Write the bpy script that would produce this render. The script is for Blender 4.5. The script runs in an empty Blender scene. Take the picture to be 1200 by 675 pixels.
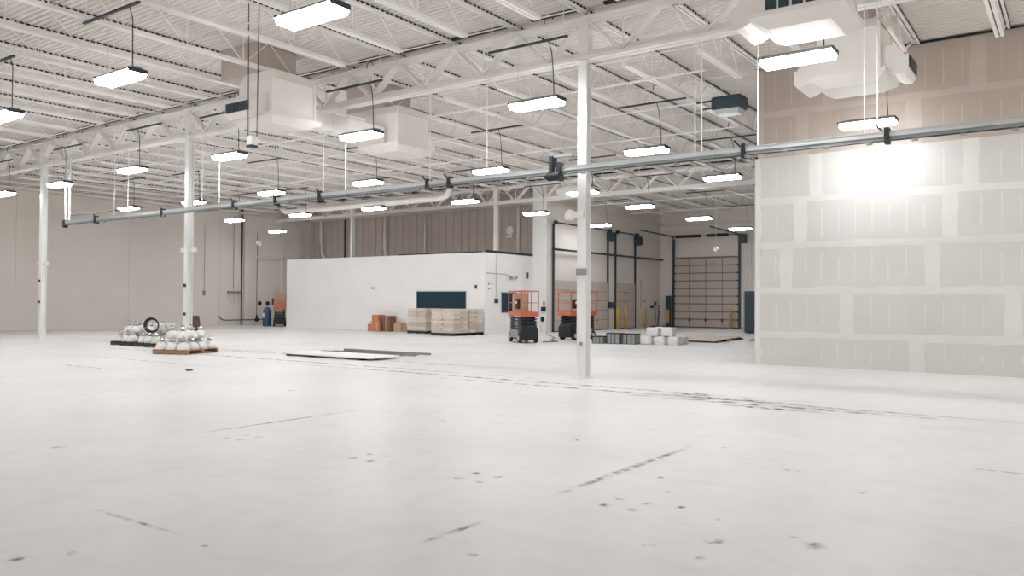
import bpy, bmesh, math, random
from mathutils import Vector, Matrix
random.seed(7)
sc = bpy.context.scene
COL = sc.collection
PI = math.pi

# ------------------------------------------------------------------ camera, world, exposure
F, PITCH, ROLL, YAW, EYE = 937.96, 0.01702405, 0.00632391, 0.61955525, 1.68
cp, sp, cr, sr = math.cos(PITCH), math.sin(PITCH), math.cos(ROLL), math.sin(ROLL)
cy, sy = math.cos(YAW), math.sin(YAW)
def lvl(X, Y, Z): return Vector((X*sy + Y*cy, -X*cy + Y*sy, Z))
r_, u_, f_ = lvl(cr, -sp*sr, cp*sr), lvl(-sr, -sp*cr, cp*cr), lvl(0, cp, sp)
cam = bpy.data.cameras.new('camera'); cam.sensor_width = 36; cam.lens = F*36/1200; cam.clip_end = 200
co = bpy.data.objects.new('camera', cam); COL.objects.link(co)
co.matrix_world = Matrix(((r_.x, u_.x, -f_.x, 0), (r_.y, u_.y, -f_.y, 0), (r_.z, u_.z, -f_.z, EYE), (0, 0, 0, 1)))
sc.camera = co
w = bpy.data.worlds.new('world'); sc.world = w; w.use_nodes = True
w.node_tree.nodes['Background'].inputs[0].default_value = (0.6, 0.62, 0.65, 1)
w.node_tree.nodes['Background'].inputs[1].default_value = 0.3
sc.view_settings.view_transform = 'Standard'; sc.view_settings.look = 'None'
sc.view_settings.gamma = 1; sc.view_settings.use_curve_mapping = False
sc.view_settings.exposure = 0.55
LAMP = 34.0          # strength of every LED diffuser
sc.cycles.max_bounces = 10; sc.cycles.diffuse_bounces = 7
sc.cycles.sample_clamp_indirect = 4

# ------------------------------------------------------------------ materials
def srgb(c): return tuple((x/255/12.92 if x/255 <= .04045 else ((x/255+.055)/1.055)**2.4) for x in c)
def mat(name, rgb, rough=.6, metal=0, noise=0, scale=3, bump=0, emis=0, spec=.5):
    m = bpy.data.materials.new(name); m.use_nodes = True
    nt = m.node_tree; b = nt.nodes['Principled BSDF']
    c = srgb(rgb)
    b.inputs['Base Color'].default_value = (*c, 1); b.inputs['Roughness'].default_value = rough
    b.inputs['Metallic'].default_value = metal; b.inputs['Specular IOR Level'].default_value = spec
    if noise or bump:
        tc = nt.nodes.new('ShaderNodeTexCoord'); n = nt.nodes.new('ShaderNodeTexNoise')
        n.inputs['Scale'].default_value = scale; n.inputs['Detail'].default_value = 5
        nt.links.new(tc.outputs['Object'], n.inputs['Vector'])
        if noise:
            r = nt.nodes.new('ShaderNodeMapRange'); r.inputs[1].default_value = .3; r.inputs[2].default_value = .7
            r.inputs[3].default_value = 1-noise; r.inputs[4].default_value = 1+noise*.4
            nt.links.new(n.outputs['Fac'], r.inputs[0])
            v = nt.nodes.new('ShaderNodeVectorMath'); v.operation = 'SCALE'; v.inputs[0].default_value = c
            nt.links.new(r.outputs[0], v.inputs['Scale']); nt.links.new(v.outputs[0], b.inputs['Base Color'])
        if bump:
            bn = nt.nodes.new('ShaderNodeBump'); bn.inputs['Strength'].default_value = bump; bn.inputs['Distance'].default_value = .02
            nt.links.new(n.outputs['Fac'], bn.inputs['Height']); nt.links.new(bn.outputs[0], b.inputs['Normal'])
    if emis:
        b.inputs['Emission Color'].default_value = (.955, .98, 1, 1); b.inputs['Emission Strength'].default_value = emis
    return m
M = dict(
    steel=mat('white painted steel', (246, 243, 240), .45, noise=.05, scale=2),
    column=mat('white column paint', (240, 240, 238), .35, noise=.03, scale=2),
    deck=mat('white sprayed roof deck', (228, 222, 217), .7, noise=.05, scale=.6),
    raw_shade=mat('unpainted dark steel and gap shade', (34, 42, 46), .6, .3),
    dark=mat('dark grey steel', (58, 66, 70), .5, .4),
    black=mat('black rubber', (30, 34, 38), .6),
    blackp=mat('black painted pipe', (44, 50, 54), .45),
    wall=mat('off white wall paint', (225, 218, 211), .7, noise=.05, scale=.5),
    wallw=mat('fresh white wall paint', (242, 241, 239), .6, noise=.03, scale=.7),
    beige=mat('beige wall panel and shaded shaft', (192, 181, 172), .7, noise=.04, scale=.8),
    band=mat('cream ledger paint', (214, 207, 198), .6),
    board=mat('grey drywall paper', (212, 209, 205), .85, noise=.05, scale=.9),
    mud=mat('white joint compound', (223, 221, 217), .85, noise=.04, scale=3),
    boardup=mat('brown shaded drywall paper', (192, 178, 168), .85, noise=.06, scale=.9),  # kraft brown, also darkened for the weak light above the lamps
    mudup=mat('shaded joint compound', (203, 191, 181), .85, noise=.06, scale=3),  # compound tone lowered for the weaker light on the upper boards
    galv=mat('galvanised metal', (196, 199, 198), .4, .4, noise=.08, scale=4),
    galvd=mat('dull galvanised metal', (152, 156, 155), .5, .25, noise=.1, scale=6),
    duct=mat('white painted sheet metal', (240, 236, 231), .5, noise=.05, scale=1.2),
    grille=mat('dark slate grille', (38, 58, 68), .5),
    glass=mat('dark interior window glass', (30, 58, 70), .08, spec=.4),  # opaque pane, its dark colour stands for the unlit room inside
    teal=mat('dark teal paint', (46, 66, 74), .45),
    door=mat('tan sectional door steel', (196, 184, 174), .5, noise=.06, scale=1.5),
    doord=mat('dark door strut', (128, 119, 113), .5),
    yellow=mat('safety yellow paint', (200, 160, 84), .5, noise=.08, scale=5),
    orange=mat('orange lift paint', (200, 106, 80), .45, noise=.06, scale=6),
    card=mat('orange brown cardboard', (196, 128, 92), .85, noise=.08, scale=5),
    cardd=mat('brown cardboard', (134, 96, 78), .85, noise=.08, scale=5),
    cardl=mat('tan cardboard', (190, 160, 132), .85, noise=.08, scale=5),
    bundle=mat('pinkish tan packed planks', (206, 190, 178), .75, noise=.16, scale=4),
    bundle2=mat('pale wrapped planks', (222, 210, 200), .7, noise=.14, scale=5),
    wood=mat('pallet wood', (168, 130, 100), .8, noise=.15, scale=6),
    woodk=mat('dark stained pallet', (48, 52, 54), .7, noise=.1, scale=6),
    brown=mat('dark brown board', (96, 74, 64), .7, noise=.1, scale=4),
    lampw=mat('white enamel reflector', (232, 230, 226), .3, noise=.05, scale=8),
    alu=mat('spun aluminium', (205, 206, 205), .25, .8),
    plastic=mat('white plastic wrap', (230, 226, 224), .35, noise=.12, scale=9, bump=.6),
    blue=mat('dark blue plastic', (44, 82, 110), .5, noise=.1, scale=6),
    gyp=mat('white gypsum sheet', (246, 246, 242), .6),
    red=mat('dull red paint', (150, 60, 60), .5),
    led=mat('lit LED diffuser', (255, 255, 255), .4, emis=LAMP),
    white=mat('white plastic', (238, 236, 232), .4),
)
# floor: worn white painted concrete
def floor_mat():
    m = bpy.data.materials.new('white painted concrete'); m.use_nodes = True
    nt = m.node_tree; b = nt.nodes['Principled BSDF']; L = nt.links
    tc = nt.nodes.new('ShaderNodeTexCoord')
    def noise(s, d, vec=None, st=(1, 1, 1)):
        mp = nt.nodes.new('ShaderNodeMapping'); mp.inputs['Scale'].default_value = st
        L.new(tc.outputs['Object'], mp.inputs[0])
        n = nt.nodes.new('ShaderNodeTexNoise'); n.inputs['Scale'].default_value = s; n.inputs['Detail'].default_value = d
        L.new(mp.outputs[0], n.inputs['Vector']); return n.outputs['Fac']
    def ramp(x, a, b_, lo, hi):
        r = nt.nodes.new('ShaderNodeMapRange'); r.inputs[1].default_value = a; r.inputs[2].default_value = b_
        r.inputs[3].default_value = lo; r.inputs[4].default_value = hi; L.new(x, r.inputs[0]); return r.outputs[0]
    def mul(a, b_):
        n = nt.nodes.new('ShaderNodeMath'); n.operation = 'MULTIPLY'; L.new(a, n.inputs[0]); L.new(b_, n.inputs[1]); return n.outputs[0]
    a = ramp(noise(.35, 6), .3, .7, .91, 1.03)
    c = ramp(noise(3.2, 8), .25, .5, .93, 1.0)
    d = ramp(noise(1.6, 9, st=(1, .25, 1)), .22, .42, .93, 1.0)
    e = ramp(noise(9, 4), .68, .76, 1.0, .93)
    k = mul(mul(a, c), mul(d, e))
    v = nt.nodes.new('ShaderNodeVectorMath'); v.operation = 'SCALE'; v.inputs[0].default_value = srgb((224, 222, 220))
    L.new(k, v.inputs['Scale']); L.new(v.outputs[0], b.inputs['Base Color'])
    b.inputs['Roughness'].default_value = .42; b.inputs['Specular IOR Level'].default_value = .35
    return m
M['floor'] = floor_mat()
def stain_mat(name, rgb, strength, scale):
    m = bpy.data.materials.new(name); m.use_nodes = True
    nt = m.node_tree; L = nt.links; b = nt.nodes['Principled BSDF']; b.inputs['Base Color'].default_value = (*srgb(rgb), 1); b.inputs['Roughness'].default_value = .6
    uv = nt.nodes.new('ShaderNodeTexCoord'); g = nt.nodes.new('ShaderNodeTexGradient'); g.gradient_type = 'QUADRATIC_SPHERE'
    mp = nt.nodes.new('ShaderNodeMapping'); L.new(uv.outputs['UV'], mp.inputs[0]); L.new(mp.outputs[0], g.inputs[0])
    n = nt.nodes.new('ShaderNodeTexNoise'); n.inputs['Scale'].default_value = scale; n.inputs['Detail'].default_value = 6
    L.new(uv.outputs['Object'], n.inputs[0])
    r = nt.nodes.new('ShaderNodeMapRange'); r.inputs[1].default_value = .38; r.inputs[2].default_value = .62; L.new(n.outputs['Fac'], r.inputs[0])
    g2 = nt.nodes.new('ShaderNodeMapRange'); g2.inputs[1].default_value = 0; g2.inputs[2].default_value = .35; L.new(g.outputs['Fac'], g2.inputs[0])
    x = nt.nodes.new('ShaderNodeMath'); x.operation = 'MULTIPLY'; L.new(r.outputs[0], x.inputs[0]); L.new(g2.outputs[0], x.inputs[1])
    y = nt.nodes.new('ShaderNodeMath'); y.operation = 'MULTIPLY'; L.new(x.outputs[0], y.inputs[0]); y.inputs[1].default_value = strength
    L.new(y.outputs[0], b.inputs['Alpha'])
    return m
M['stain'] = stain_mat('brown stain', (140, 122, 104), .55, 9)
M['stainl'] = stain_mat('faint grey scuff', (158, 150, 142), .6, 4)
M['staind'] = stain_mat('dark oil streak', (90, 84, 80), .7, 7)
M['patch'] = stain_mat('white filler patch', (250, 250, 248), .7, 8)

# ------------------------------------------------------------------ mesh helpers
class MB:
    def __init__(s): s.bm = bmesh.new(); s.mi = 0
    def _f(s, vs):
        try:
            f = s.bm.faces.new(vs); f.material_index = s.mi; return f
        except ValueError: return None
    def hexa(s, p):
        v = [s.bm.verts.new(q) for q in p]
        for a in ((0, 3, 2, 1), (4, 5, 6, 7), (0, 1, 5, 4), (1, 2, 6, 5), (2, 3, 7, 6), (3, 0, 4, 7)): s._f([v[i] for i in a])
        return s
    def box(s, x0, x1, y0, y1, z0, z1):
        return s.hexa([(x0, y0, z0), (x1, y0, z0), (x1, y1, z0), (x0, y1, z0), (x0, y0, z1), (x1, y0, z1), (x1, y1, z1), (x0, y1, z1)])
    def frus(s, b, z0, t, z1):   # b,t = x0,x1,y0,y1
        return s.hexa([(b[0], b[2], z0), (b[1], b[2], z0), (b[1], b[3], z0), (b[0], b[3], z0), (t[0], t[2], z1), (t[1], t[2], z1), (t[1], t[3], z1), (t[0], t[3], z1)])
    def bar(s, a, b, w, h, up=(0, 0, 1)):
        a, b = Vector(a), Vector(b); d = (b-a).normalized(); up = Vector(up)
        if abs(d.dot(up)) > .99: up = Vector((1, 0, 0))
        x = d.cross(up).normalized()*w/2; y = x.cross(d).normalized()*h/2
        return s.hexa([a-x-y, a+x-y, a+x+y, a-x+y, b-x-y, b+x-y, b+x+y, b-x+y])
    def tube(s, pts, r, n=8, closed=False):
        pts = [Vector(p) for p in pts]; rings = []; N = len(pts)
        for i, p in enumerate(pts):
            if closed: d = pts[(i+1) % N]-pts[i-1]
            else: d = pts[min(i+1, N-1)]-pts[max(i-1, 0)]
            d.normalize(); up = Vector((0, 0, 1)) if abs(d.z) < .95 else Vector((1, 0, 0))
            x = d.cross(up).normalized(); y = x.cross(d)
            rr = r[i] if isinstance(r, (list, tuple)) else r
            rings.append([s.bm.verts.new(p+x*rr*math.cos(2*PI*k/n)+y*rr*math.sin(2*PI*k/n)) for k in range(n)])
        for i in range(N if closed else N-1):
            A, B = rings[i], rings[(i+1) % N]
            for k in range(n): s._f([A[k], A[(k+1) % n], B[(k+1) % n], B[k]])
        if not closed: s._f(rings[0][::-1]); s._f(rings[-1])
        return s
    def lathe(s, prof, c=(0, 0, 0), n=16, axis='z'):
        rings = []
        for r, z in prof:
            ring = []
            for k in range(n):
                a = 2*PI*k/n; x, y = r*math.cos(a), r*math.sin(a)
                p = (x, y, z) if axis == 'z' else ((z, x, y) if axis == 'x' else (x, z, y))
                ring.append(s.bm.verts.new((c[0]+p[0], c[1]+p[1], c[2]+p[2])))
            rings.append(ring)
        for A, B in zip(rings, rings[1:]):
            for k in range(n): s._f([A[k], A[(k+1) % n], B[(k+1) % n], B[k]])
        s._f(rings[0][::-1]); s._f(rings[-1]); return s
    def build(s, name, mats, parent=None, loc=(0, 0, 0), rot=0, bevel=0, smooth=False):
        bmesh.ops.recalc_face_normals(s.bm, faces=s.bm.faces)
        me = bpy.data.meshes.new(name); s.bm.to_mesh(me); s.bm.free()
        for m in (mats if isinstance(mats, (list, tuple)) else [mats]): me.materials.append(M[m] if isinstance(m, str) else m)
        if smooth:
            for p in me.polygons: p.use_smooth = True
        o = bpy.data.objects.new(name, me); COL.objects.link(o); o.location = loc; o.rotation_euler = (0, 0, rot)
        if parent: o.parent = parent
        if bevel:
            b = o.modifiers.new('bevel', 'BEVEL'); b.width = bevel; b.segments = 2; b.limit_method = 'ANGLE'
        return o
def tag(o, label, cat, group=None):
    o['label'] = label; o['category'] = cat
    if group: o['group'] = group
    return o
def thing(name, label, cat, loc=(0, 0, 0), rz=0, group=None):
    o = bpy.data.objects.new(name, None); COL.objects.link(o); o.location = loc; o.rotation_euler = (0, 0, rz)
    o.empty_display_size = .2
    return tag(o, label, cat, group)
def struct(o): o['kind'] = 'structure'; return o
def kids(o): return [c for c in COL.objects if c.parent == o]
def dup(root, loc, rz=0, label=None, group=None):
    r = root.copy(); COL.objects.link(r); r.location = loc; r.rotation_euler = (0, 0, rz)
    if label: r['label'] = label
    if group: r['group'] = group
    for ch in PARTS.get(root.name, None) or PARTS.setdefault(root.name, kids(root)):
        c = ch.copy(); COL.objects.link(c); c.parent = r
        for g in PARTS.get(ch.name, None) or PARTS.setdefault(ch.name, kids(ch)):
            d = g.copy(); COL.objects.link(d); d.parent = c
    return r
PARTS = {}

# ------------------------------------------------------------------ extents of the hall (x runs away to the right, y away to the left)
X0, X1, Y0, Y1, DZ = -5.0, 51.5, -10.0, 45.5, 8.2
XF, YD, XJ = 38.6, 24.0, 36.9             # far wall behind the office, dock wall, jog
PX = 21.9                                # drywall partition face
OX, OY0, OY1, OZ = 32.5, 24.9, 40.45, 4.2   # office block

# floor
fl = struct(MB().box(X0-.3, X1+.3, Y0-.3, Y1+.3, -.3, 0).build('floor', 'floor'))
def decal(cx, cy_, lx, ly, ang, m, z=.002):
    me = bpy.data.meshes.new('floor_stain'); c, s_ = math.cos(ang), math.sin(ang)
    v = [(cx+c*a*lx/2-s_*b*ly/2, cy_+s_*a*lx/2+c*b*ly/2, z) for a, b in ((-1, -1), (1, -1), (1, 1), (-1, 1))]
    me.from_pydata(v, [], [(0, 1, 2, 3)]); uv = me.uv_layers.new()
    for i, q in enumerate(((-1, -1), (1, -1), (1, 1), (-1, 1))): uv.data[i].uv = q
    me.materials.append(M[m]); o = bpy.data.objects.new('floor_stain', me); COL.objects.link(o); o.parent = fl
    return o
for x0, x1, y, wd, m in ((5.4, 9.3, 3.74, .10, 'stain'), (4.0, 5.0, 3.74, .07, 'stainl'), (5.3, 9.2, 9.06, .06, 'stainl'), (5.8, 8.9, 9.06, .04, 'stain'), (2.5, 12.5, -1.7, .05, 'stainl')):
    decal((x0+x1)/2, y, (x1-x0)*1.1, wd*1.6, 0, m)
for x, y0, y1, wd, m in ((9.44, -.6, 1.3, .07, 'stain'), (13.45, -2, 14, .20, 'stainl'), (13.95, 2, 20, .22, 'stainl'), (14.5, 6, 33, .2, 'stainl'), (13.15, .5, 8, .3, 'stainl'), (12.8, 3.0, 5.2, .22, 'staind'), (13.6, 3.6, 6.6, .30, 'staind'), (13.9, 5.3, 6.4, .35, 'staind'), (10, 18.4, 22.2, .1, 'stainl'), (12.0, 16, 26, .10, 'stainl'), (16.3, 8, 30, .16, 'stainl'), (3.3, 5.2, 6.6, .05, 'stainl')):
    decal(x, (y0+y1)/2, wd*1.5, (y1-y0)*1.1, .01, m, .003)
for (x, y) in ((6.05, 4.7), (6.07, 8.34), (6.12, 6.21), (6.0, 3.1)):
    for dx in (-.13, .13):
        for dy in (-.13, .13): decal(x+dx, y+dy, .15, .15, 0, 'stain', .004)
for x, y, r in ((5.76, 1.53, .26), (8.19, 2.39, .2), (5.44, 2.12, .2), (3.25, 4.87, .09), (2.64, 5.43, .14), (5.02, 2.05, .14), (6.18, 2.68, .12), (7.1, 3.3, .14), (6.6, 3.0, .1), (2.37, 5.6, .16), (5.07, 2.45, .1), (4.4, 1.2, .12), (6.0, 2.3, .1), (8.6, 7.3, .13), (9.0, 3.4, .12), (7.6, 1.6, .1), (4.2, 3.3, .1), (5.9, 1.7, .12), (9.74, 12, .2), (8.3, 13.5, .2), (4.4, 9.4, .2), (8.4, 5.0, .1)):
    decal(x, y, r, r*random.uniform(.7, 1.5), random.random()*3, 'stain', .004)

# roof deck: ribs run along y
mb = MB(); pitch = .1524; prof = []
x = X0-.2
while x < X1+.3:
    prof += [(x, DZ), (x+.085, DZ), (x+.1, DZ+.038), (x+.137, DZ+.038)]; x += pitch
ya, yb = Y0-.2, Y1+.2
va = [mb.bm.verts.new((a, ya, b)) for a, b in prof]; vb = [mb.bm.verts.new((a, yb, b)) for a, b in prof]
for i in range(len(prof)-1): mb._f([va[i], va[i+1], vb[i+1], vb[i]])
ceil = struct(mb.build('ceiling', 'deck'))
MB().box(X0-.2, X1+.3, ya, yb, DZ+.06, DZ+.2).build('roof_slab', 'deck', ceil)

# walls
WT = .3
struct(MB().box(X0-WT, X0, Y0-WT, Y1+WT, 0, DZ+.03).build('wall_rear', 'wall'))
struct(MB().box(X0, X1+WT, Y0-WT, Y0, 0, DZ+.03).build('wall_right', 'wall'))
wl = struct(MB().box(X0, XF+WT, Y1, Y1+WT, 0, DZ+.03).build('wall_left', 'wall'))
struct(MB().box(XF, XF+WT, YD+.9, Y1, 0, DZ+.03).build('wall_far', 'beige'))
struct(MB().box(XF-.03, XF, OY1+.5, Y1-.01, 0, 4.6).build('wall_corner', 'wallw'))
wd_ = struct(MB().box(XJ+.01, X1+WT, YD, YD+.85, 0, DZ+.03).build('wall_dock', 'wall'))
struct(MB().box(X1, X1+WT, Y0, YD, 0, DZ+.03).build('wall_back', 'wall'))
# precast joint lines and cream ledger beams high on the walls
mb = MB()
for i in range(9): mb.box(31.2-i*6.1, 31.23-i*6.1, Y1-.012, Y1, 0, 7.4)
struct(mb.build('trim_1', 'band'))
struct(MB().box(X0, XF, Y1-.12, Y1, 7.32, 7.52).build('trim_2', 'band'))
struct(MB().box(XF-.12, XF, YD+.9, Y1-.12, 7.32, 7.5).build('trim_3', 'band'))
struct(MB().box(XJ, X1, YD-.14, YD, 7.02, 7.2).build('trim_4', 'band'))
mb = MB(); y = YD+1.2
while y < Y1-.2:
    mb.box(XF-.035, XF, y, y+.05, 4.2, 7.3); y += .62
struct(mb.build('trim_5', 'beige'))
struct(MB().box(32.95, 33.35, Y1-.18, Y1, 0, 7.3).build('trim_6', 'wall'))   # pilaster
struct(MB().box(X1-.1, X1, Y0, YD-.01, 6.95, 7.05).build('trim_7', 'band'))

# drywall partition with taped joints
ptw = struct(MB().box(PX, PX+.2, Y0, 7.38, 0, 5.66).build('wall_partition', 'board'))
struct(MB().box(PX, PX+.2, Y0, 7.30, 5.661, 8.12).build('wall_partition_upper', 'boardup'))
def mudwall(name, m, rows, butts, y1, parent=None):
    mb = MB()
    def wob(y0, y1_, zc, hw):      # wavy horizontal tape band
        n = max(2, int((y1_-y0)/.35)); pr = None
        for i in range(n+1):
            y = y0+(y1_-y0)*i/n; a = zc-hw-random.uniform(-.02, .025); b = zc+hw+random.uniform(-.02, .025)
            cur = (mb.bm.verts.new((PX-.003, y, a)), mb.bm.verts.new((PX-.003, y, b)))
            if pr: mb._f([pr[0], cur[0], cur[1], pr[1]])
            pr = cur
    def vert(yc, hw, z0, z1, dx_=.005):
        n = 4; pr = None
        for i in range(n+1):
            z = z0+(z1-z0)*i/n; a = yc-hw-random.uniform(-.025, .03)*min(1, hw*6); b = yc+hw+random.uniform(-.025, .03)*min(1, hw*6)
            cur = (mb.bm.verts.new((PX-dx_, a, z)), mb.bm.verts.new((PX-dx_, b, z)))
            if pr: mb._f([pr[0], cur[0], cur[1], pr[1]])
            pr = cur
    for z in rows[1:-1]: wob(Y0, y1, z, .085)
    for (z0, z1), bs in zip(zip(rows, rows[1:]), butts):
        for b in bs: vert(b, .17, z0, z1)
        y = -9.8
        while y < y1-.1:
            if all(abs(y-b) > .25 for b in bs): vert(y+random.uniform(-.02, .02), random.uniform(.01, .018), z0+random.uniform(.16, .35), z1-random.uniform(.14, .4))
            y += .405
    vert(y1-.09, .07, rows[0], rows[-1], .007)
    o = mb.build(name, m); o.parent = parent; return o
mudwall('joint_compound', 'mud', [0, .84, 2.03, 3.24, 4.47, 5.66], [(3.34, -1.3, -5), (4.98, 1.3, -2.4, -6), (6.53, 2.99, -.7, -4.4), (6.15, 2.6, -1.1, -4.8), (5.75, 2.16, -1.5, -5.2)], 7.38, ptw)
mudwall('joint_compound', 'mudup', [5.66, 6.85, 8.1], [(6.1, 3.39, -.3, -4), (5.4, 2.0, -1.7, -5.4)], 7.30, bpy.data.objects['wall_partition_upper'])
struct(MB().box(PX-.03, PX, Y0, 7.3, 8.125, 8.17).build('trim_shadow_gap', 'raw_shade'))  # dark strip painted in as the shadow gap over the partition

# ------------------------------------------------------------------ office block with window walls
ofc = MB(); T = .15
# front wall with opening  y 26.06..29.6  z 1.27..2.24
wy0, wy1, wz0, wz1 = 26.06, 29.6, 1.24, 2.24
ofc.box(OX, OX+T, OY0, wy0, 0, OZ).box(OX, OX+T, wy1, OY1, 0, OZ).box(OX, OX+T, wy0, wy1, 0, wz0).box(OX, OX+T, wy0, wy1, wz1, OZ)
office = struct(ofc.build('wall_office_front', 'wallw'))
sx0, sx1, sz0, sz1 = 33.9, 35.35, 1.06, 2.2
o2 = MB().box(OX+T, sx0, OY0, OY0+T, 0, OZ).box(sx1, XF, OY0, OY0+T, 0, OZ).box(sx0, sx1, OY0, OY0+T, 0, sz0).box(sx0, sx1, OY0, OY0+T, sz1, OZ)
struct(o2.build('wall_office_side', 'wallw'))
struct(MB().box(OX+T, XF-.05, OY1-T, OY1, 0, OZ).build('wall_office_left', 'wallw'))
struct(MB().box(OX+T, XF-.01, OY0+T, OY1-T, OZ-.15, OZ-.01).build('ceiling_office', 'wallw'))
struct(MB().box(OX+.02, OX+T-.02, OY0+.3, 31, OZ, OZ+.06).box(OX+T, XJ+.3, OY0+.01, OY0+.1, OZ, OZ+.13).build('trim_9', 'raw_shade'))
struct(MB().box(XJ, XJ+.01, YD, OY0, 0, DZ).build('trim_10', 'wallw'))
struct(MB().box(XJ-.02, XJ+.008, YD-.005, OY0, 0, DZ).box(XJ, XF, OY0, OY0+.01, OZ+.14, 7.2).build('wall_jog', 'wallw'))
bpy.data.objects.remove(bpy.data.objects['trim_10'])
def window(name, x0, x1, y0, y1, z0, z1, axis):
    fr = MB(); g = MB(); t = .05
    if axis == 'y':
        fr.box(x0-.02, x0+.1, y0, y1, z0, z0+t).box(x0-.02, x0+.1, y0, y1, z1-t, z1).box(x0-.02, x0+.1, y0, y0+t, z0+t, z1-t).box(x0-.02, x0+.1, y1-t, y1, z0+t, z1-t)
        g.box(x0+.03, x0+.05, y0+t, y1-t, z0+t, z1-t)
    else:
        fr.box(x0, x1, y0-.02, y0+.1, z0, z0+t).box(x0, x1, y0-.02, y0+.1, z1-t, z1).box(x0, x0+t, y0-.02, y0+.1, z0+t, z1-t).box(x1-t, x1, y0-.02, y0+.1, z0+t, z1-t)
        g.box(x0+t, x1-t, y0+.03, y0+.05, z0+t, z1-t)
    f = struct(fr.build(name, 'galv')); gg = g.build('window_glass', 'glass', f); return f
window('window_1', OX, OX, wy0, wy1, wz0, wz1, 'y')
window('window_2', sx0, sx1, OY0, OY0, sz0, sz1, 'x')

# ------------------------------------------------------------------ sectional dock doors
def track(parent, pts, r=.045): return MB().tube(pts, r, 6).build('door_track', 'teal', parent)
def dock_door(name, xa, xb, motor):
    y = YD; r = struct(MB().box(xa+.04, xb-.04, y-.09, y-.04, .05, 2.9).build(name, 'door'))
    for i in range(1, 5):
        z = .05+i*.57
        MB().box(xa+.04, xb-.04, y-.1, y-.09, z-.012, z+.012).build('panel_joint', 'doord', r)
    mb = MB()
    for i in range(1, 5): mb.box((xa+xb)/2-.05, (xa+xb)/2+.05, y-.12, y-.1, i*.57-.06, i*.57+.06)
    mb.build('hinge', 'doord', r)
    MB().box(xa, xb, y-.12, y-.03, 0, .05).build('bottom_seal', 'black', r)
    for xx in (xa, xb): MB().box(xx-.03, xx+.03, y-.13, y-.02, 0, 6.05).build('door_track', 'dark', r)
    MB().tube([(xa-.1, y-.22, 6.1), (xb+.1, y-.22, 6.1)], .04, 8).build('torsion_shaft', 'blackp', r)
    MB().lathe([(.12, -.06), (.12, .06)], (xa, y-.22, 6.1), 14, 'x').build('cable_drum', 'teal', r)
    MB().lathe([(.12, -.06), (.12, .06)], (xb, y-.22, 6.1), 14, 'x').build('cable_drum', 'teal', r)
    if motor:
        m = MB().box(xb-.1, xb+.22, y-.5, y-.02, 5.42, 6.0).build('door_operator', 'teal', r, bevel=.03)
        MB().box(xb+.0, xb+.12, y-.56, y-.5, 5.5, 5.9).build('operator_cover', 'grille', m)
    return r
dock_door('door_1', 37.5, 40.2, False)
dock_door('door_2', 41.0, 43.75, True)
dock_door('door_3', 44.75, 47.47, True)
# large drive-in door on the back wall
xb = X1; r = struct(MB().box(xb-.09, xb-.04, 18.4, 22.9, .05, 4.72).build('door_4', 'door'))
for i in range(1, 9):
    z = .05+i*.52
    MB().box(xb-.15, xb-.09, 18.4, 22.9, z-.03, z+.03).build('panel_strut', 'doord', r)
    for yy in (18.42, 22.88): MB().box(xb-.19, xb-.15, yy-.06, yy+.06, z-.05, z+.05).build('roller_hinge', 'teal', r)
for yy in (19.5, 20.65, 21.8): MB().box(xb-.12, xb-.09, yy-.015, yy+.015, .1, 4.7).build('panel_stile', 'doord', r)
for yy in (19.5, 20.65, 21.8): MB().box(xb-.17, xb-.09, yy-.05, yy+.05, .42, .62).build('lift_handle', 'dark', r)
MB().box(xb-.16, xb-.03, 18.35, 22.95, 0, .06).build('bottom_seal', 'black', r)
MB().box(xb-.16, xb-.09, 18.4, 22.9, 4.68, 4.78).build('top_strut', 'doord', r)
for yy in (18.33, 22.97):
    MB().box(xb-.2, xb-.02, yy-.06, yy+.06, 0, 6.0).build('door_track', 'teal', r)
    MB().tube([(xb-.12, yy, 5.95), (xb-.2, yy, 6.1), (xb-.5, yy, 6.22), (xb-5.2, yy, 6.3)], .05, 6).build('ceiling_track', 'teal', r)
MB().tube([(xb-.25, 18.2, 6.2), (xb-.25, 23.1, 6.2)], .03, 8).build('torsion_shaft', 'blackp', r)
MB().tube([(xb-.25, 20.95, 6.2), (xb-.25, 22.75, 6.2)], .1, 10).build('torsion_spring', 'black', r)
MB().tube([(xb-.25, 19.05, 6.2), (xb-.25, 20.5, 6.2)], .1, 10).build('torsion_spring', 'black', r)
op = MB().box(xb-.6, xb-.03, 17.85, 18.25, 5.6, 6.2).build('door_operator', 'teal', r, bevel=.03)

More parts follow.
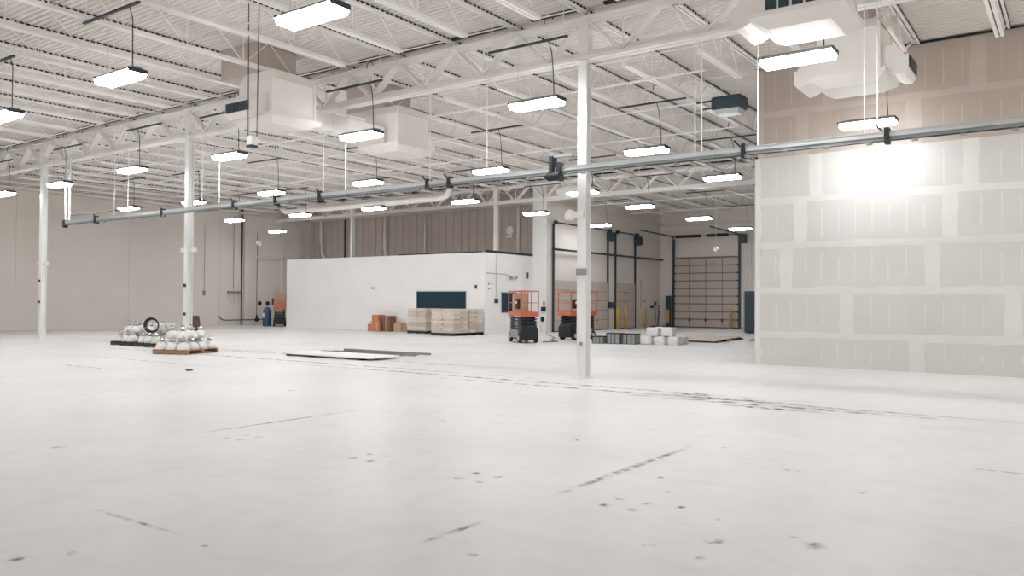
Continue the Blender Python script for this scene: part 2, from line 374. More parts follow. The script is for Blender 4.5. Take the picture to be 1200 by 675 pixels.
# ------------------------------------------------------------------ steel frame
JB = 7.45      # joist bottom chord
def joist_proto(L, label, group, end=1.9):
    t = thing('roof_joist', label, 'joist', (0, 0, -50), 0, group)
    mb = MB()
    for s_ in (-1, 1): mb.box(.02, L-.02, s_*.045-.028, s_*.045+.028, -.085, -.012)
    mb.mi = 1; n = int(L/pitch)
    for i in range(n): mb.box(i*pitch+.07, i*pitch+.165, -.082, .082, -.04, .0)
    tc = mb.build('top_chord', ['steel', 'raw_shade'], t)
    mb = MB(); b0, b1 = end, L-end
    if b1 > b0+.5:
        for s_ in (-1, 1): mb.box(b0, b1, s_*.048-.036, s_*.048+.036, JB-DZ-.035, JB-DZ+.04)
        mb.mi = 1; mb.box(b0, b1, -.012, .012, JB-DZ-.005, JB-DZ+.03)  # dark filler stands for the shade in the slot between the angles
        mb.build('bottom_chord', ['steel', 'raw_shade'], t)
        mb = MB(); zt, zb = -.06, JB-DZ
        mb.bar((.25, 0, zt), (b0, 0, zb), .035, .035).bar((L-.25, 0, zt), (b1, 0, zb), .035, .035)
        n = max(1, round((b1-b0)/1.45)); st = (b1-b0)/n
        for i in range(n):
            a = b0+i*st
            mb.bar((a, 0, zb), (a+st/2, 0, zt), .02, .02).bar((a+st/2, 0, zt), (a+st, 0, zb), .02, .02)
            if i: mb.bar((a, 0, zb), (a, 0, zt), .018, .018)
        mb.build('web', 'steel', t)
    return t
def run(proto, xs, ks):
    first = True
    for k in ks:
        loc = (xs, 9.02+1.9*k, DZ)
        if first: proto.location = loc; first = False
        else: dup(proto, loc)
GX1, GX2 = 15.4, 35.6
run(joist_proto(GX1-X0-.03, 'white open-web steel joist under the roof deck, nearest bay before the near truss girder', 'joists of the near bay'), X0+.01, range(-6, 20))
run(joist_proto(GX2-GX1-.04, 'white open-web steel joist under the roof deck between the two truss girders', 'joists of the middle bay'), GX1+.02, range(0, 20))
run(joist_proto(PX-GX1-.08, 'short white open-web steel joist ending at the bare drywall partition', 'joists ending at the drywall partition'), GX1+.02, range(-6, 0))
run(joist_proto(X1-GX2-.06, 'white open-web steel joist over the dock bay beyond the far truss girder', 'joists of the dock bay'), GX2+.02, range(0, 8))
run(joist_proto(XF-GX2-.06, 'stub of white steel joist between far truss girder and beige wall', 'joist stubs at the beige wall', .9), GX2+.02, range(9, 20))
def girder(x, label, ys):
    t = thing('truss_girder', label, 'girder', (x, Y0, 7.05), 0)
    mb = MB(); L = Y1-Y0-.15
    for s_ in (-1, 1): mb.box(s_*.1-.07, s_*.1+.07, .02, L, .93, .965).box(s_*.04-.015, s_*.04+.015, .02, L, .82, .965)
    mb.build('top_chord', 'steel', t)
    mb = MB()
    for s_ in (-1, 1): mb.box(s_*.1-.07, s_*.1+.07, .02, L, 0, .03).box(s_*.04-.015, s_*.04+.015, .02, L, .03, .2).box(s_*.165-.01, s_*.165+.01, .02, L, 0, .06)
    mb.build('bottom_chord', 'steel', t)
    mb = MB(); k = -9
    while 9.02+1.9*k < Y1-.6:
        yj = 9.02+1.9*k-Y0; k += 1
        for a, b in ((yj-.95, yj-.06), (yj+.95, yj+.06)):
            if a < .1 or b < .1 or a > L or b > L: continue
            for s_ in (-1, 1): mb.bar((s_*.055, a, .09), (s_*.055, b, .9), .055, .1, (1, 0, 0))
        if .2 < yj+.95 < L: mb.bar((0, yj+.95, .1), (0, yj+.95, .9), .03, .03)
    mb.build('web', 'steel', t)
    for y in ys: MB().box(-.11, .11, y-Y0-.13, y-Y0+.13, .0, .99).build('column_stub', 'steel', t)
    return t
girder(GX1, 'long white truss girder crossing the hall over the nearest columns', (9.02, 24.2, 34.42))
girder(GX2, 'far white truss girder beyond the office block corner column', (26.5, 37.9))
# dark unpainted strip where the deck sheets end beside the girder
for gx, nm in ((GX1-.2, 'near'), (GX2-.2, 'far')):
    mb = MB()
    for k in range(-5, 19):
        y = 9.02+1.9*k; mb.box(gx-.06, gx+.05, y+.12, y+random.choice((1.75, 1.7, 1.3)), DZ-.06, DZ-.004)
    o = mb.build('trim_11' if nm == 'near' else 'trim_12', 'raw_shade'); struct(o)
# bridging rows
def bridging(x, y0, y1, label):
    t = thing('joist_bridging', label, 'bridging', (x, y0, JB-.05))
    MB().box(-.03, .03, 0, y1-y0, -.04, 0).build('lower_angle', 'steel', t)
    MB().box(-.02, .02, 0, y1-y0, .6, .62).build('upper_angle', 'steel', t)
bridging(21.55, 7.5, 45.3, 'row of bridging angles crossing joists in line with partition end')
bridging(18.6, 7.5, 45.3, 'row of bridging angles crossing joists just past the near truss girder')
bridging(25.2, 9, 45.3, 'row of bridging angles crossing joists halfway between the truss girders')
bridging(28.9, 7.5, 45.3, 'row of bridging angles crossing joists above the office front')
bridging(41.0, 9, 23.7, 'row of bridging angles nearest the far girder over dock bay')
bridging(46.3, 9, 23.7, 'row of bridging angles over the dock bay near back wall')

def column(x, y, h, label, z0=0):
    t = thing('steel_column', label, 'column', (x, y, z0)); w_ = .105
    MB().box(-w_, -w_+.014, -w_, w_, 0, h).box(w_-.014, w_, -w_, w_, 0, h).box(-w_+.014, w_-.014, -.008, .008, 0, h).build('shaft', 'column', t)
    MB().box(-.17, .17, -.17, .17, 0, .02).build('base_plate', 'column', t)
    MB().box(-.15, .15, -.15, .15, h, h+.015).build('cap_plate', 'steel', t)
    return t
c1 = column(GX1-.0, 9.02, 7.03, 'tall white steel column standing nearest, in front of the dock doors')
c2 = column(GX1, 24.2, 7.03, 'white steel column standing right behind the pallets of old lamps')
c3 = column(GX1, 34.42, 7.03, 'leftmost white steel column, standing before the blank left wall')
c4 = column(GX2, 26.5, 2.8, 'white steel column rising from roof of office near its corner', 4.23)
c5 = column(GX2, 37.9, 2.8, 'white steel column rising from roof of office at its middle', 4.23)
# fittings on columns
for c, z in ((c2, 3.28), (c3, 3.05)):
    for s_ in (-1, 1):
        MB().box(-.05, .05, s_*.12, s_*.24, z, z+.09).lathe([(.07, 0), (.09, .02), (.09, .13), (.05, .16)], (0, s_*.3, z-.03), 12).build('spot_lamp', 'white', c)
for c, z in ((c2, 2.1), (c2, 1.15), (c3, 2.35), (c3, 1.5)): MB().box(-.16, -.105, -.04, .04, z, z+.1).build('switch_box', 'dark', c)
MB().box(-.18, -.106, -.13, .1, 2.28, 2.42).build('switch_box', 'galvd', c1)
MB().lathe([(.02, 0), (.11, .02), (.13, .1), (.1, .2), (.03, .25)], (-.12, .3, 3.5), 14).box(-.16, -.08, -.06, .25, 3.56, 3.68).build('security_camera', 'white', c1)
MB().tube([(-.06, .13, .3), (-.06, .13, 6.9)], .018, 6).build('conduit', 'column', c1)
MB().box(-.13, -.105, -.03, .03, .72, .8).build('socket', 'galvd', c1)
MB().tube([(-.06, -.13, .3), (-.06, -.13, 6.9)], .014, 6).build('conduit', 'column', c2)

# ------------------------------------------------------------------ LED high-bay lights
def light_proto():
    t = thing('led_high_bay_light', 'x', 'ceiling light', (0, 0, -40), 0, 'hanging LED high bay lights')
    h = MB(); h.hexa([(-.2, -.62, .03), (.2, -.62, .03), (.2, .62, .03), (-.2, .62, .03), (-.1, -.6, .12), (.1, -.6, .12), (.1, .6, .12), (-.1, .6, .12)])
    hs = h.build('housing', 'galvd', t)
    MB().box(-.19, .19, .62, .645, .0, .08).build('end_cap', 'dark', hs); MB().box(-.19, .19, -.645, -.62, .0, .08).build('end_cap', 'dark', hs)
    MB().hexa([(-.17, -.6, -.075), (.17, -.6, -.075), (.17, .6, -.075), (-.17, .6, -.075), (-.2, -.62, .03), (.2, -.62, .03), (.2, .62, .03), (-.2, .62, .03)]).build('diffuser', 'led', t)
    return t
lp = light_proto()
PARTS[lp.name] = kids(lp)
for q in PARTS[lp.name]: PARTS[q.name] = kids(q)
LIGHTS = [
    (8.04, 9.5, 'glowing high bay light at the top of the view, nearest on the left half'),
    (8.2, 15.27, 'glowing high bay light in nearest row, over the wide empty floor on the left'),
    (8.37, 20.8, 'glowing high bay light in nearest row, cut by the left edge of the view'),
    (14.7, 15.37, 'glowing high bay light hanging just under the second white duct drop'),
    (14.48, 9.7, 'glowing high bay light immediately left of the nearest column'),
    (14.37, 4.08, 'glowing high bay light hanging below the large duct drop at upper right'),
    (20.51, 4.18, 'glowing high bay light close to the drywall partition that it brightens'),
    (20.75, 10.11, 'glowing high bay light above the long rail, first to the right of nearest column'),
    (21.04, 15.9, 'glowing high bay light hanging just above the rail, centre of the hall'),
    (20.71, 21.28, 'glowing high bay light just above the rail, directly behind the light under the duct'),
    (14.59, 20.87, 'glowing high bay light right of the column behind the lamp pallets, above the rail'),
    (14.32, 25.82, 'glowing high bay light just left of the column behind the lamp pallets'),
    (14.62, 31.43, 'glowing high bay light just right of the leftmost column'),
    (20.31, 36.86, 'glowing high bay light just above the left part of the rail'),
    (20.64, 32.1, 'glowing high bay light seen partly behind the second column from left'),
    (20.55, 26.6, 'glowing high bay light above the rail, over the red lift at the far left corner'),
    (14.65, 36.21, 'glowing high bay light beyond leftmost column, cut by the left edge'),
    (26.58, 10.08, 'glowing high bay light beside left end of drywall partition'),
    (32.63, 16.22, 'glowing high bay light below the rail, right of nearest column, above the dock doors'),
    (38.87, 15.99, 'glowing high bay light in front of the large drive-in door, left of two'),
    (45.5, 16.16, 'farthest glowing high bay light, by the operator of the large drive-in door'),
    (26.92, 21.72, 'glowing high bay light below the rail, left of the column on the office roof'),
    (26.61, 26.93, 'glowing high bay light below the rail, above the middle of the office block'),
    (26.73, 32.27, 'glowing high bay light below the rail, above the left end of the office block'),
    (26.52, 37.41, 'glowing high bay light before the far left corner, left of the rising pipes'),
    (32.26, 41.11, 'lowest small glowing high bay light over the red lift in far corner'),
    (32.44, 21.73, 'glowing high bay light right of the column on the office roof'),
    (39.41, 22.07, 'glowing high bay light close in front of the dock wall tracks'),
    (27.33, 16.08, 'glowing high bay light behind nearest column, under round white disc'),
]
OFF = [(x, y, 'glowing high bay light outside the view beside the camera') for x, y in ((8.1, 4.0), (8.1, -1.6), (2.0, 15.3), (14.4, -1.6), (20.6, -1.6), (8.1, -7), (14.4, -7), (20.6, -7), (2.0, 21), (8.3, 26.5), (8.3, 32), (2, 27), (8.3, 38))]
lz = 6.0
for i, (x, y, lab) in enumerate(LIGHTS+OFF):
    if i == 0: o = lp; o.location = (x, y, lz); o['label'] = lab
    else: o = dup(lp, (x, y, lz), 0, lab)
    if i >= len(LIGHTS): o['group'] = 'high bay lights outside the view'
    k = math.floor((y-9.02)/1.9); ya, yb = 9.02+1.9*k-y-.1, 9.02+1.9*(k+1)-y+.1
    if x > 44: ya, yb = -1.1, 1.1
    zs = JB-.09-lz
    MB().box(-.03, .03, ya, yb, zs-.03, zs+.01).build('mounting_strut', 'dark', o)
    MB().tube([(0, -.45+.0, .1), (.01, -.42, zs*.5), (.04, -.36, zs*.8), (0, -.3, zs)], .011, 5).build('power_cable', 'dark', o)
    MB().tube([(0, ya+.1, zs), (0, ya+.1, DZ-lz-.03)], .008, 5).tube([(0, yb-.1, zs), (0, yb-.1, DZ-lz-.03)], .008, 5).build('strut_rods', 'steel', o)
    if x > 12: MB().tube([(0, -.3+.11*math.cos(a), zs+.42+.11*math.sin(a)) for a in [i_*PI/7-PI*.15 for i_ in range(9)]], .013, 5).build('cord_loop', 'dark', o)
    MB().tube([(0, .5, .1), (0, .5, zs)], .004, 4).build('hanging_wire', 'galv', o)

t = thing('hanging_junction_box', 'white box hanging on two long dark wires before the left duct drop', 'junction box', (10.8, 14.64, 5.03))
MB().box(-.09, .09, -.09, .09, 0, .2).build('box_body', 'white', t, bevel=.02); MB().box(-.1, .08, -.08, .08, -.05, 0).build('dark_base', 'dark', t)
for s_ in (-1, 1): MB().tube([(s_*.06, -s_*.07, .19), (s_*.06, -s_*.1, DZ-5.04)], .011, 5).build('wire', 'dark', t)
# ------------------------------------------------------------------ roof duct drops
def duct_drop(x0, y0, w_, label, sides, zb=6.15, shy=(0, 1)):
    t = thing('duct_drop', label, 'duct', (x0+w_/2, y0+w_/2, zb)); h = w_/2; top = JB-.06-zb
    MB().frus((-h, h, -h, h), .12, (-h, h, -h, h), 1.0).frus((-h, h, -h, h), 1.0, (-h*.86, h*.86, -h*.86, h*.86), top).build('plenum_box', 'duct', t)
    c_ = y0+w_/2
    MB().box(-h*.86, h*.86, shy[0]-c_, shy[1]-c_, top, DZ-zb-.005).build('roof_shaft', 'beige', t)  # wall beige on the shaft puts its shade into the colour
    mb = MB()
    for z in (.42, .98): mb.box(-h-.012, h+.012, -h-.012, h+.012, z, z+.018)
    mb.box(-h-.02, -h+.03, -h-.02, -h+.03, .12, 1.1).box(h-.03, h+.02, -h-.02, -h+.03, .12, 1.1)
    mb.build('flange_seams', 'duct', t)
    MB().frus((-h*.8, h*.8, -h*.8, h*.8), -.1, (-h-.12, h+.12, -h-.12, h+.12), .05).box(-h-.12, h+.12, -h-.12, h+.12, .05, .13).build('bottom_pan', 'duct', t)
    mb = MB().box(-h*.7, h*.7, -h*.7, -h*.7+.02, -.105, -.098)
    for a in sides:
        rot = Matrix.Rotation(a, 3, 'Z')
        n = MB(); wv = h*.78
        # curved scoop: gull profile extruded across its width
        pr = [(h-.02, .62), (h+.18, .6), (h+.34, .5), (h+.44, .36), (h+.5, .38), (h+.5, .1), (h+.42, .0), (h+.3, .02), (h+.18, .08), (h-.02, .06)]
        A = [n.bm.verts.new(rot @ Vector((p, -wv, q))) for p, q in pr]; B = [n.bm.verts.new(rot @ Vector((p, wv, q))) for p, q in pr]
        for i in range(len(pr)): n._f([A[i], A[(i+1) % len(pr)], B[(i+1) % len(pr)], B[i]])
        n._f(A); n._f(B[::-1]); s_ = n.build('side_scoop', 'duct', t)
        g = MB(); c = rot @ Vector((h+.51, 0, .24))
        for j in range(5):
            p0 = rot @ Vector((h+.505, -wv*.9+j*wv*.36, .13)); p1 = rot @ Vector((h+.525, -wv*.9+j*wv*.36+wv*.3, .36))
            g.box(min(p0.x, p1.x), max(p0.x, p1.x), min(p0.y, p1.y), max(p0.y, p1.y), .13, .36)
        g.build('louvre', 'grille', s_)
    return t
duct_drop(12.45, 16.12, 1.32, 'large white square duct drop hanging left of centre, nearer of two joined', (PI, PI/2), 6.15, (16.75, 18.35))
duct_drop(16.85, 16.12, 1.32, 'white square duct drop behind the truss girder, joined to a nearer one', (0, PI/2), 6.15, (16.75, 18.35))
d = duct_drop(12.75, 3.03, 1.22, 'white duct drop at the top right with dark grilles, cut by top edge', (PI/2,), 6.2, (3.46, 5.08))
duct_drop(17.0, 3.25, 1.2, 'white duct drop with curved side scoops hanging before drywall partition', (PI/2, -PI/2), 6.2, (3.46, 5.08))
mb = MB()
for i in range(5): mb.box(-.625, -.6, -.52+i*.21, -.35+i*.21, .18, .5)
mb.build('intake_grille', 'grille', d)
t = thing('connecting_duct', 'long white rectangular duct joining the two duct drops left of centre', 'duct', (13.8, 16.5, 6.3))
MB().box(.13, 2.91, -.0, .55, -.02, .42).build('duct_body', 'duct', t)
MB().box(.95, 1.0, -.02, .57, -.04, .44).box(2.0, 2.05, -.02, .57, -.04, .44).build('duct_flange', 'duct', t)
# round white disc above the light behind the nearest column
t = thing('ceiling_fan', 'round white disc shaped air fan hanging behind nearest column', 'fan', (27.6, 16.4, 6.1))
MB().lathe([(.2, -.06), (.86, -.1), (.95, -.02), (.93, .1), (.7, .16), (.2, .2)], (0, 0, 0), 32).build('shroud', 'white', t, smooth=True)
MB().tube([(0, 0, .15), (0, 0, 2.08)], .03, 8).build('drop_rod', 'white', t)
# dark unit heater
t = thing('unit_heater', 'dark slate box heater hanging left of the drywall partition top', 'heater', (21.2, 7.85, 6.95))
MB().box(-.3, .3, -.42, .42, 0, .36).build('cabinet', 'teal', t, bevel=.05)
MB().frus((-.2, .2, -.3, .3), -.12, (-.28, .28, -.36, .36), 0).build('outlet_hood', 'galv', t)
MB().tube([(-.1, .42, .3), (-.1, .9, .3)], .03, 6).tube([(-.1, -.42, .3), (-.1, -.44, .3), (-.1, -.46, .3)], .03, 6).tube([(.1, .42, .15), (.1, .8, .15)], .025, 6).build('gas_pipe', 'blackp', t)
MB().tube([(.2, .3, .36), (.2, .3, 1.22)], .01, 5).tube([(-.2, -.3, .36), (-.2, -.3, 1.22)], .01, 5).build('hanger_rod', 'steel', t)

# ------------------------------------------------------------------ long hanging rail
RX, RZ = 15.0, 4.55

t = thing('overhead_rail', 'long grey and white overhead rail slung across the whole hall', 'rail', (RX, -9.5, RZ)); L = 31.75+9.5
MB().box(-.05, .05, 0, L, .02, .1).box(-.06, .06, 0, L, .1, .112).build('upper_channel', 'galv', t)
MB().box(-.035, .035, 0, L, -.05, .02).build('lower_channel', 'galvd', t)
MB().tube([(-.08, 0, -.06), (-.08, L, -.06)], .014, 6).build('cable', 'dark', t)
MB().tube([(.02, L-5.6, .3), (.02, L, .3)], .018, 6).build('top_pipe', 'dark', t)
MB().box(-.08, .08, L-.05, L+.1, -.14, .16).build('end_stop', 'black', t, bevel=.02)
for y in (29.45, 25.09, 21.17, 19.17, 17.25, 13.28, 12.58, 5.26, 2.74, -2, -6):
    o = MB().box(-.09, .09, y+9.5-.04, y+9.5+.04, -.1, .17).bar((.0, y+9.5+.05, .1), (.0, y+9.5+.2, .26), .03, .03).build('clamp', 'black', t)
mb = MB()
y = -8.5
while y < 31:
    MB().box(-.09, -.03, y+9.5-.05, y+9.5+.05, -.1, -.04).build('cable_trolley', 'galvd', t); y += .72 if y < 11 else 1.9
t2 = thing('rail_drive_unit', 'dark grey drive unit clamped on the rail left of nearest column', 'motor', (RX-.05, 9.55, RZ-.1))
MB().lathe([(.02, -.2), (.09, -.18), (.1, .1), (.05, .2)], (-.05, -.02, .0), 12, 'y').build('motor', 'black', t2)
MB().box(-.12, .1, -.03, .05, .05, .45).box(-.1, .08, -.22, -.12, -.1, .3).build('bracket', 'dark', t2)
MB().box(-.04, .04, -.5, .1, .42, .48).build('hanger_arm', 'galvd', t2)
rods = [31.75, 31.45, 28.2, 27.29, 22.87, 21.96, 17.16, 16.27, 13.23, 11.45, 6.26, 6.12, 5.0, 3.11, 2.9, -2, -6]
for i, y in enumerate(rods):
    th = .035 if i in (0, 1) else .012
    lab = 'white hanger rod holding the overhead rail from the near truss girder'
    tag(MB().tube([(0, 0, 0), (0, 0, 7.05-RZ-.115)], th, 6).build('hanger_rod', 'steel', None, (GX1-.35 if i else RX, y, RZ+.113)), lab, 'rod', 'rods holding the overhead rail')
for o in [o for o in COL.objects if o.name.startswith('hanger_rod') and not o.parent]: o.location.x = RX

# ------------------------------------------------------------------ pipes, ducts along far wall
def pipe(name, pts, r, m, label, cat='pipe', n=8, group=None):
    o = MB().tube([Vector(p)-Vector(pts[0]) for p in pts], r, n).build(name, m, None, pts[0], smooth=True); return tag(o, label, cat, group)
rd = pipe('round_duct', [(30.6, 38.6, 7.1), (30.6, 38.3, 6.9), (30.6, 37.6, 6.85), (30.6, 26.3, 6.85), (30.6, 25.9, 6.93), (30.6, 25.6, 7.3)], .15, 'duct', 'long round cream duct running above the office block', 'duct', 12)
for y_ in (-1.5, -5.5, -9.5): MB().tube([(0, y_, -.12), (0, y_, 1.09)], .012, 5).build('hanger_rods', 'steel', rd)
pipe('drain_pipe', [(XF-.2, 44.1, 7.3), (XF-.2, 44.1, 5.9), (XF-.22, 43.9, 5.0), (XF-.3, 43.3, 4.25)], .11, 'duct', 'leftmost cream pipe curving down onto the office roof')
pipe('drain_pipe', [(XF-.2, 37.8, 7.3), (XF-.2, 37.8, 5.2), (XF-.2, 37.6, 4.25)], .1, 'duct', 'cream pipe on beige wall bending slightly at office roof, middle')
pipe('drain_pipe', [(XF-.15, 34.3, 7.3), (XF-.15, 34.3, 4.25)], .06, 'duct', 'thin straight cream pipe on beige wall above the office window')
pipe('drain_pipe', [(XF-.15, 41.7, 7.3), (XF-.15, 41.7, 4.25)], .05, 'blackp', 'thin dark pipe on the beige wall above office block')
pipe('drain_pipe', [(XF-.15, 27.0, 7.3), (XF-.15, 27.0, 4.25)], .09, 'duct', 'cream pipe on beige wall, right of column on the office roof')
pipe('conduit', [(XF-.1, 25.95, 7.3), (XF-.1, 25.95, 4.2)], .03, 'yellow', 'thin tan conduit on the beige wall at office end')
pipe('drain_pipe', [(37.0, Y1-.2, 7.3), (37.0, Y1-.2, 6.9), (37.6, Y1-.2, 6.7), (37.6, Y1-.2, 0.02)], .09, 'wall', 'offset white downpipe in the far left corner')
pipe('white_pipe', [(36.0, Y1-.12, 7.2), (36.0, Y1-.12, .05)], .05, 'column', 'slim white pipe on left wall behind the far red lift')
pipe('black_conduit', [(32.8, Y1-.08, 7.8), (32.8, Y1-.08, .03)], .045, 'blackp', 'tall black conduit on left wall at the pilaster')
pipe('conduit', [(32.2, Y1-.04, 7.2), (32.2, Y1-.04, 2.35)], .012, 'dark', 'thin conduit dropping to the grey panel on left wall')
pipe('conduit', [(30.05, Y1-.04, 6.4), (30.05, Y1-.04, 2.25)], .012, 'galvd', 'faint thin conduit dropping to small box on the left wall')
pipe('conduit', [(33.9, Y1-.22, 6.2), (33.9, Y1-.22, .6)], .018, 'dark', 'thin dark conduit beside the pilaster, dropping to the low pipe')
pipe('fire_pipe', [(33.45, Y1-.5, 4.55), (XF-.45, Y1-.5, 4.55), (XF-.45, 41.2, 4.55)], .05, 'galv', 'horizontal grey pipe high in the far left corner')
pipe('low_pipe', [(31.1, Y1-.1, .62), (31.3, Y1-.1, .42), (31.4, Y1-.18, .36), (32.6, Y1-.18, .36), (33.5, Y1-.25, .36), (34.7, Y1-.25, .36), (34.75, Y1-.25, .3), (34.75, Y1-.25, .02)], .03, 'blackp', 'low black pipe running along foot of the left wall')
tag(MB().lathe([(.12, -.08), (.14, 0), (.12, .08)], (0, 0, 0), 12, 'x').box(-.04, .04, -.04, .04, .12, .3).build('pipe_valve', 'black', None, (33.9, Y1-.25, .36)), 'black valve on the low pipe, right of the pilaster', 'valve')
p = MB().box(0, .95, -.12, 0, 0, .14).build('distribution_panel', 'galvd', None, (31.75, Y1-.02, 2.12)); tag(p, 'grey panel strip with three hanging hoses on left wall', 'panel')
for i in range(3): MB().tube([(.15+i*.32, -.06, 0), (.12+i*.32, -.07, -.25), (.2+i*.32, -.07, -.45), (.15+i*.32, -.07, -.7)], .02, 6).build('hose', 'galv', p)
tag(MB().box(-.08, .08, -.08, 0, 0, .3).build('wall_box', 'galvd', None, (30.05, Y1, 1.95)), 'small grey box on the left wall left of the hose panel', 'box')
for x_, lab in ((34.3, 'left'), (34.95, 'right')):
    tag(MB().lathe([(.12, -.05), (.16, -.03), (.16, 0)], (0, 0, 0), 14, 'y').build('alarm_bell', 'black', None, (x_, Y1, 1.45)), 'round black bell on wall over the low pipe, %s of two' % lab, 'bell')
t = thing('pendant_reel', 'white ring shaped cord reel hanging in far left corner', 'reel', (32.6, 43.4, 5.35))
MB().tube([(.0+.14*math.cos(a), .14*math.sin(a)*.8, .14*math.sin(a)) for a in [i*PI/8 for i in range(16)]], .045, 8, True).build('reel', 'white', t)
MB().tube([(0, 0, .18), (0, 0, 2.84)], .012, 6).build('cord', 'white', t); MB().tube([(0, 0, -.16), (0, 0, -1.0)], .015, 6).build('plug_lead', 'dark', t)
t = thing('pendant_reel', 'white ball shaped pull cord hanging before the large drive-in door', 'reel', (42, 16.3, 4.6))
MB().lathe([(.02, -.15), (.13, -.06), (.15, .03), (.07, .14), (.02, .18)], (0, 0, 0), 14).build('reel', 'white', t); MB().tube([(0, 0, .16), (0, 0, 3.59)], .012, 6).build('cord', 'white', t)
tag(MB().lathe([(.2, -.04), (.27, 0), (.27, .06)], (0, 0, 0), 18, 'x').box(-.06, .0, -.2, .2, -.42, -.3).build('wall_speaker', 'white', None, (XF-.1, 27.65, 5.9)), 'round white speaker on the beige wall above the office corner', 'speaker')
# office wall fittings
tag(MB().box(-.05, 0, -.06, .06, 0, .2).build('thermostat', 'dark', None, (OX, 25.45, 2.33)), 'small dark switch on office front, right of the wide window', 'switch')
tag(MB().box(-.02, 0, -.12, .12, 0, .14).build('socket_plate', 'galv', None, (OX, 32.9, 2.33)), 'pale socket plate high on office front, left of window', 'socket')
tag(MB().box(-.03, .0, -.07, .07, 0, .12).build('socket_plate', 'galv', None, (OX, 33.0, .42)), 'pale socket plate low on office front beside cardboard boxes', 'socket')
pipe('conduit', [(33.5, OY0-.03, 4.2), (33.5, OY0-.03, 1.8)], .015, 'galvd', 'thin vertical conduit on office side wall, left of dark window')
tag(MB().box(-.1, .1, -.1, 0, 0, .24).build('call_box', 'dark', None, (33.45, OY0, 1.6)), 'small dark box on office side, left of its dark window', 'box')
pipe('conduit', [(32.6, OY0-.03, 3.15), (34.3, OY0-.03, 3.12), (34.7, OY0-.03, 3.05)], .012, 'galvd', 'horizontal conduit high on the office side wall')
t = thing('emergency_light', 'twin-head emergency light on office side wall above its window', 'light', (34.9, OY0, 2.85))
MB().box(-.18, .18, -.1, 0, 0, .12).build('body', 'galv', t)
for s_ in (-1, 1): MB().lathe([(.05, -.12), (.09, -.02), (.09, .02)], (s_*.22, -.08, .12), 12, 'y').build('lamp_head', 'galvd', t)
tag(MB().box(-.06, .06, -.08, 0, 0, .34).box(-.04, .04, -.1, -.08, .04, .14).box(-.04, .04, -.1, -.08, .2, .3).build('signal_light', 'dark', None, (36.3, OY0, 2.95)), 'small dark twin signal high on wall end before the first dock door', 'signal')
for i in range(4):
    tag(MB().box(-.03, .03, -.02, 0, 0, .08).build('wall_anchor', 'dark', None, (32.85+(i % 2)*.25, OY0, 2.3+(i//2)*.25)), 'small dark fixing on office side near its front corner', 'fixing', 'four fixings on the office side')
t = thing('dock_control', 'dark dock control with yellow tag beside the first dock door', 'control box', (XJ-.03, 24.12, .85))
MB().box(-.1, 0, -.12, .14, .3, .55).build('button_box', 'black', t); MB().box(-.06, 0, -.06, .06, .62, .85).build('warning_tag', 'yellow', t)
MB().box(-.1, 0, .0, .16, -.25, .0).build('lower_box', 'black', t); MB().tube([(-.04, .1, -.25), (-.05, .2, -.5), (-.04, .15, -.84)], .015, 6).build('hose', 'galv', t)
# dock wall pipe and sundries
pipe('guard_rail_pipe', [(XJ+.1, YD-.35, 4.58), (X1-.4, YD-.35, 4.62)], .06, 'blackp', 'long dark pipe running along dock wall across door tracks')
for x_, h_, lab, y_ in ((44.0, 1.36, 'yellow bollard between second and third dock doors, left of pair', 23.35), (45.0, 1.36, 'yellow bollard in front of the third dock door, right of pair', 23.35), (48.1, 1.25, 'single yellow bollard right of the third dock door', 23.5), (40.75, 1.3, 'yellow bollard just right of the nearest column, before second dock door', 23.3)):
    tag(MB().lathe([(.1, 0), (.1, h_-.08), (.07, h_-.02), (.02, h_)], (0, 0, 0), 14).build('bollard', 'yellow', None, (x_, y_, 0), smooth=True), lab, 'bollard', 'yellow bollards')
tag(MB().lathe([(.1, 0), (.1, 1.2), (.06, 1.26), (.02, 1.28)], (0, 0, 0), 14).build('bollard', 'yellow', None, (X1-.6, 18.75, 0), smooth=True), 'yellow bollard at right foot of the large drive-in door', 'bollard', 'yellow bollards')
t = thing('door_guard', 'dark green door guard post at left of the large drive-in door', 'post', (X1-.45, 23.2, 0))
MB().box(-.1, .1, -.18, .18, 0, 2.15).build('post', 'teal', t, bevel=.02); MB().box(-.12, -.1, -.1, .12, .3, 1.2).build('yellow_panel', 'yellow', t)
t = thing('control_box', 'dark teal control box on dock wall over the paired bollards', 'control box', (44.25, YD, 1.35))
MB().box(-.3, .25, -.2, 0, 0, .35).build('body', 'teal', t, bevel=.02)
tag(MB().box(-.15, .15, -.03, 0, 0, .1).build('wall_sign', 'galvd', None, (49.0, YD, 1.7)), 'small grey strip on dock wall right of the third door', 'sign')
t = thing('wall_phone', 'dark cluster of switches with hanging lead on the dock wall corner', 'switch', (50.6, YD, 1.3))
MB().box(-.12, .1, -.08, 0, .18, .42).build('upper_box', 'dark', t); MB().box(-.75, -.25, -.05, 0, 0, .15).build('lower_box', 'dark', t); MB().tube([(0, -.04, .2), (.02, -.05, -.9)], .02, 6).build('lead', 'dark', t)
for i in range(3): tag(MB().box(-.14, .14, -.02, 0, 0, .09).build('red_label', 'red', None, (51.15, YD, 1.05+i*.16)), 'small dull red label on dock wall beside the large door', 'label', 'red labels by the large door')
tag(MB().box(-.03, .03, -.02, 0, 0, 1.9).build('tan_strip', 'cardl', None, (48.45, YD, 1.3)), 'tall narrow tan strip on dock wall above single bollard', 'strip')
t = thing('hand_truck', 'black tilted handle truck on floor right of the single bollard', 'hand truck', (48.6, 22.9, 0))
MB().box(-.45, .7, -.3, .3, .06, .14).build('deck', 'black', t); MB().bar((.1, 0, .12), (.35, 0, 1.15), .05, .06).build('handle', 'black', t)
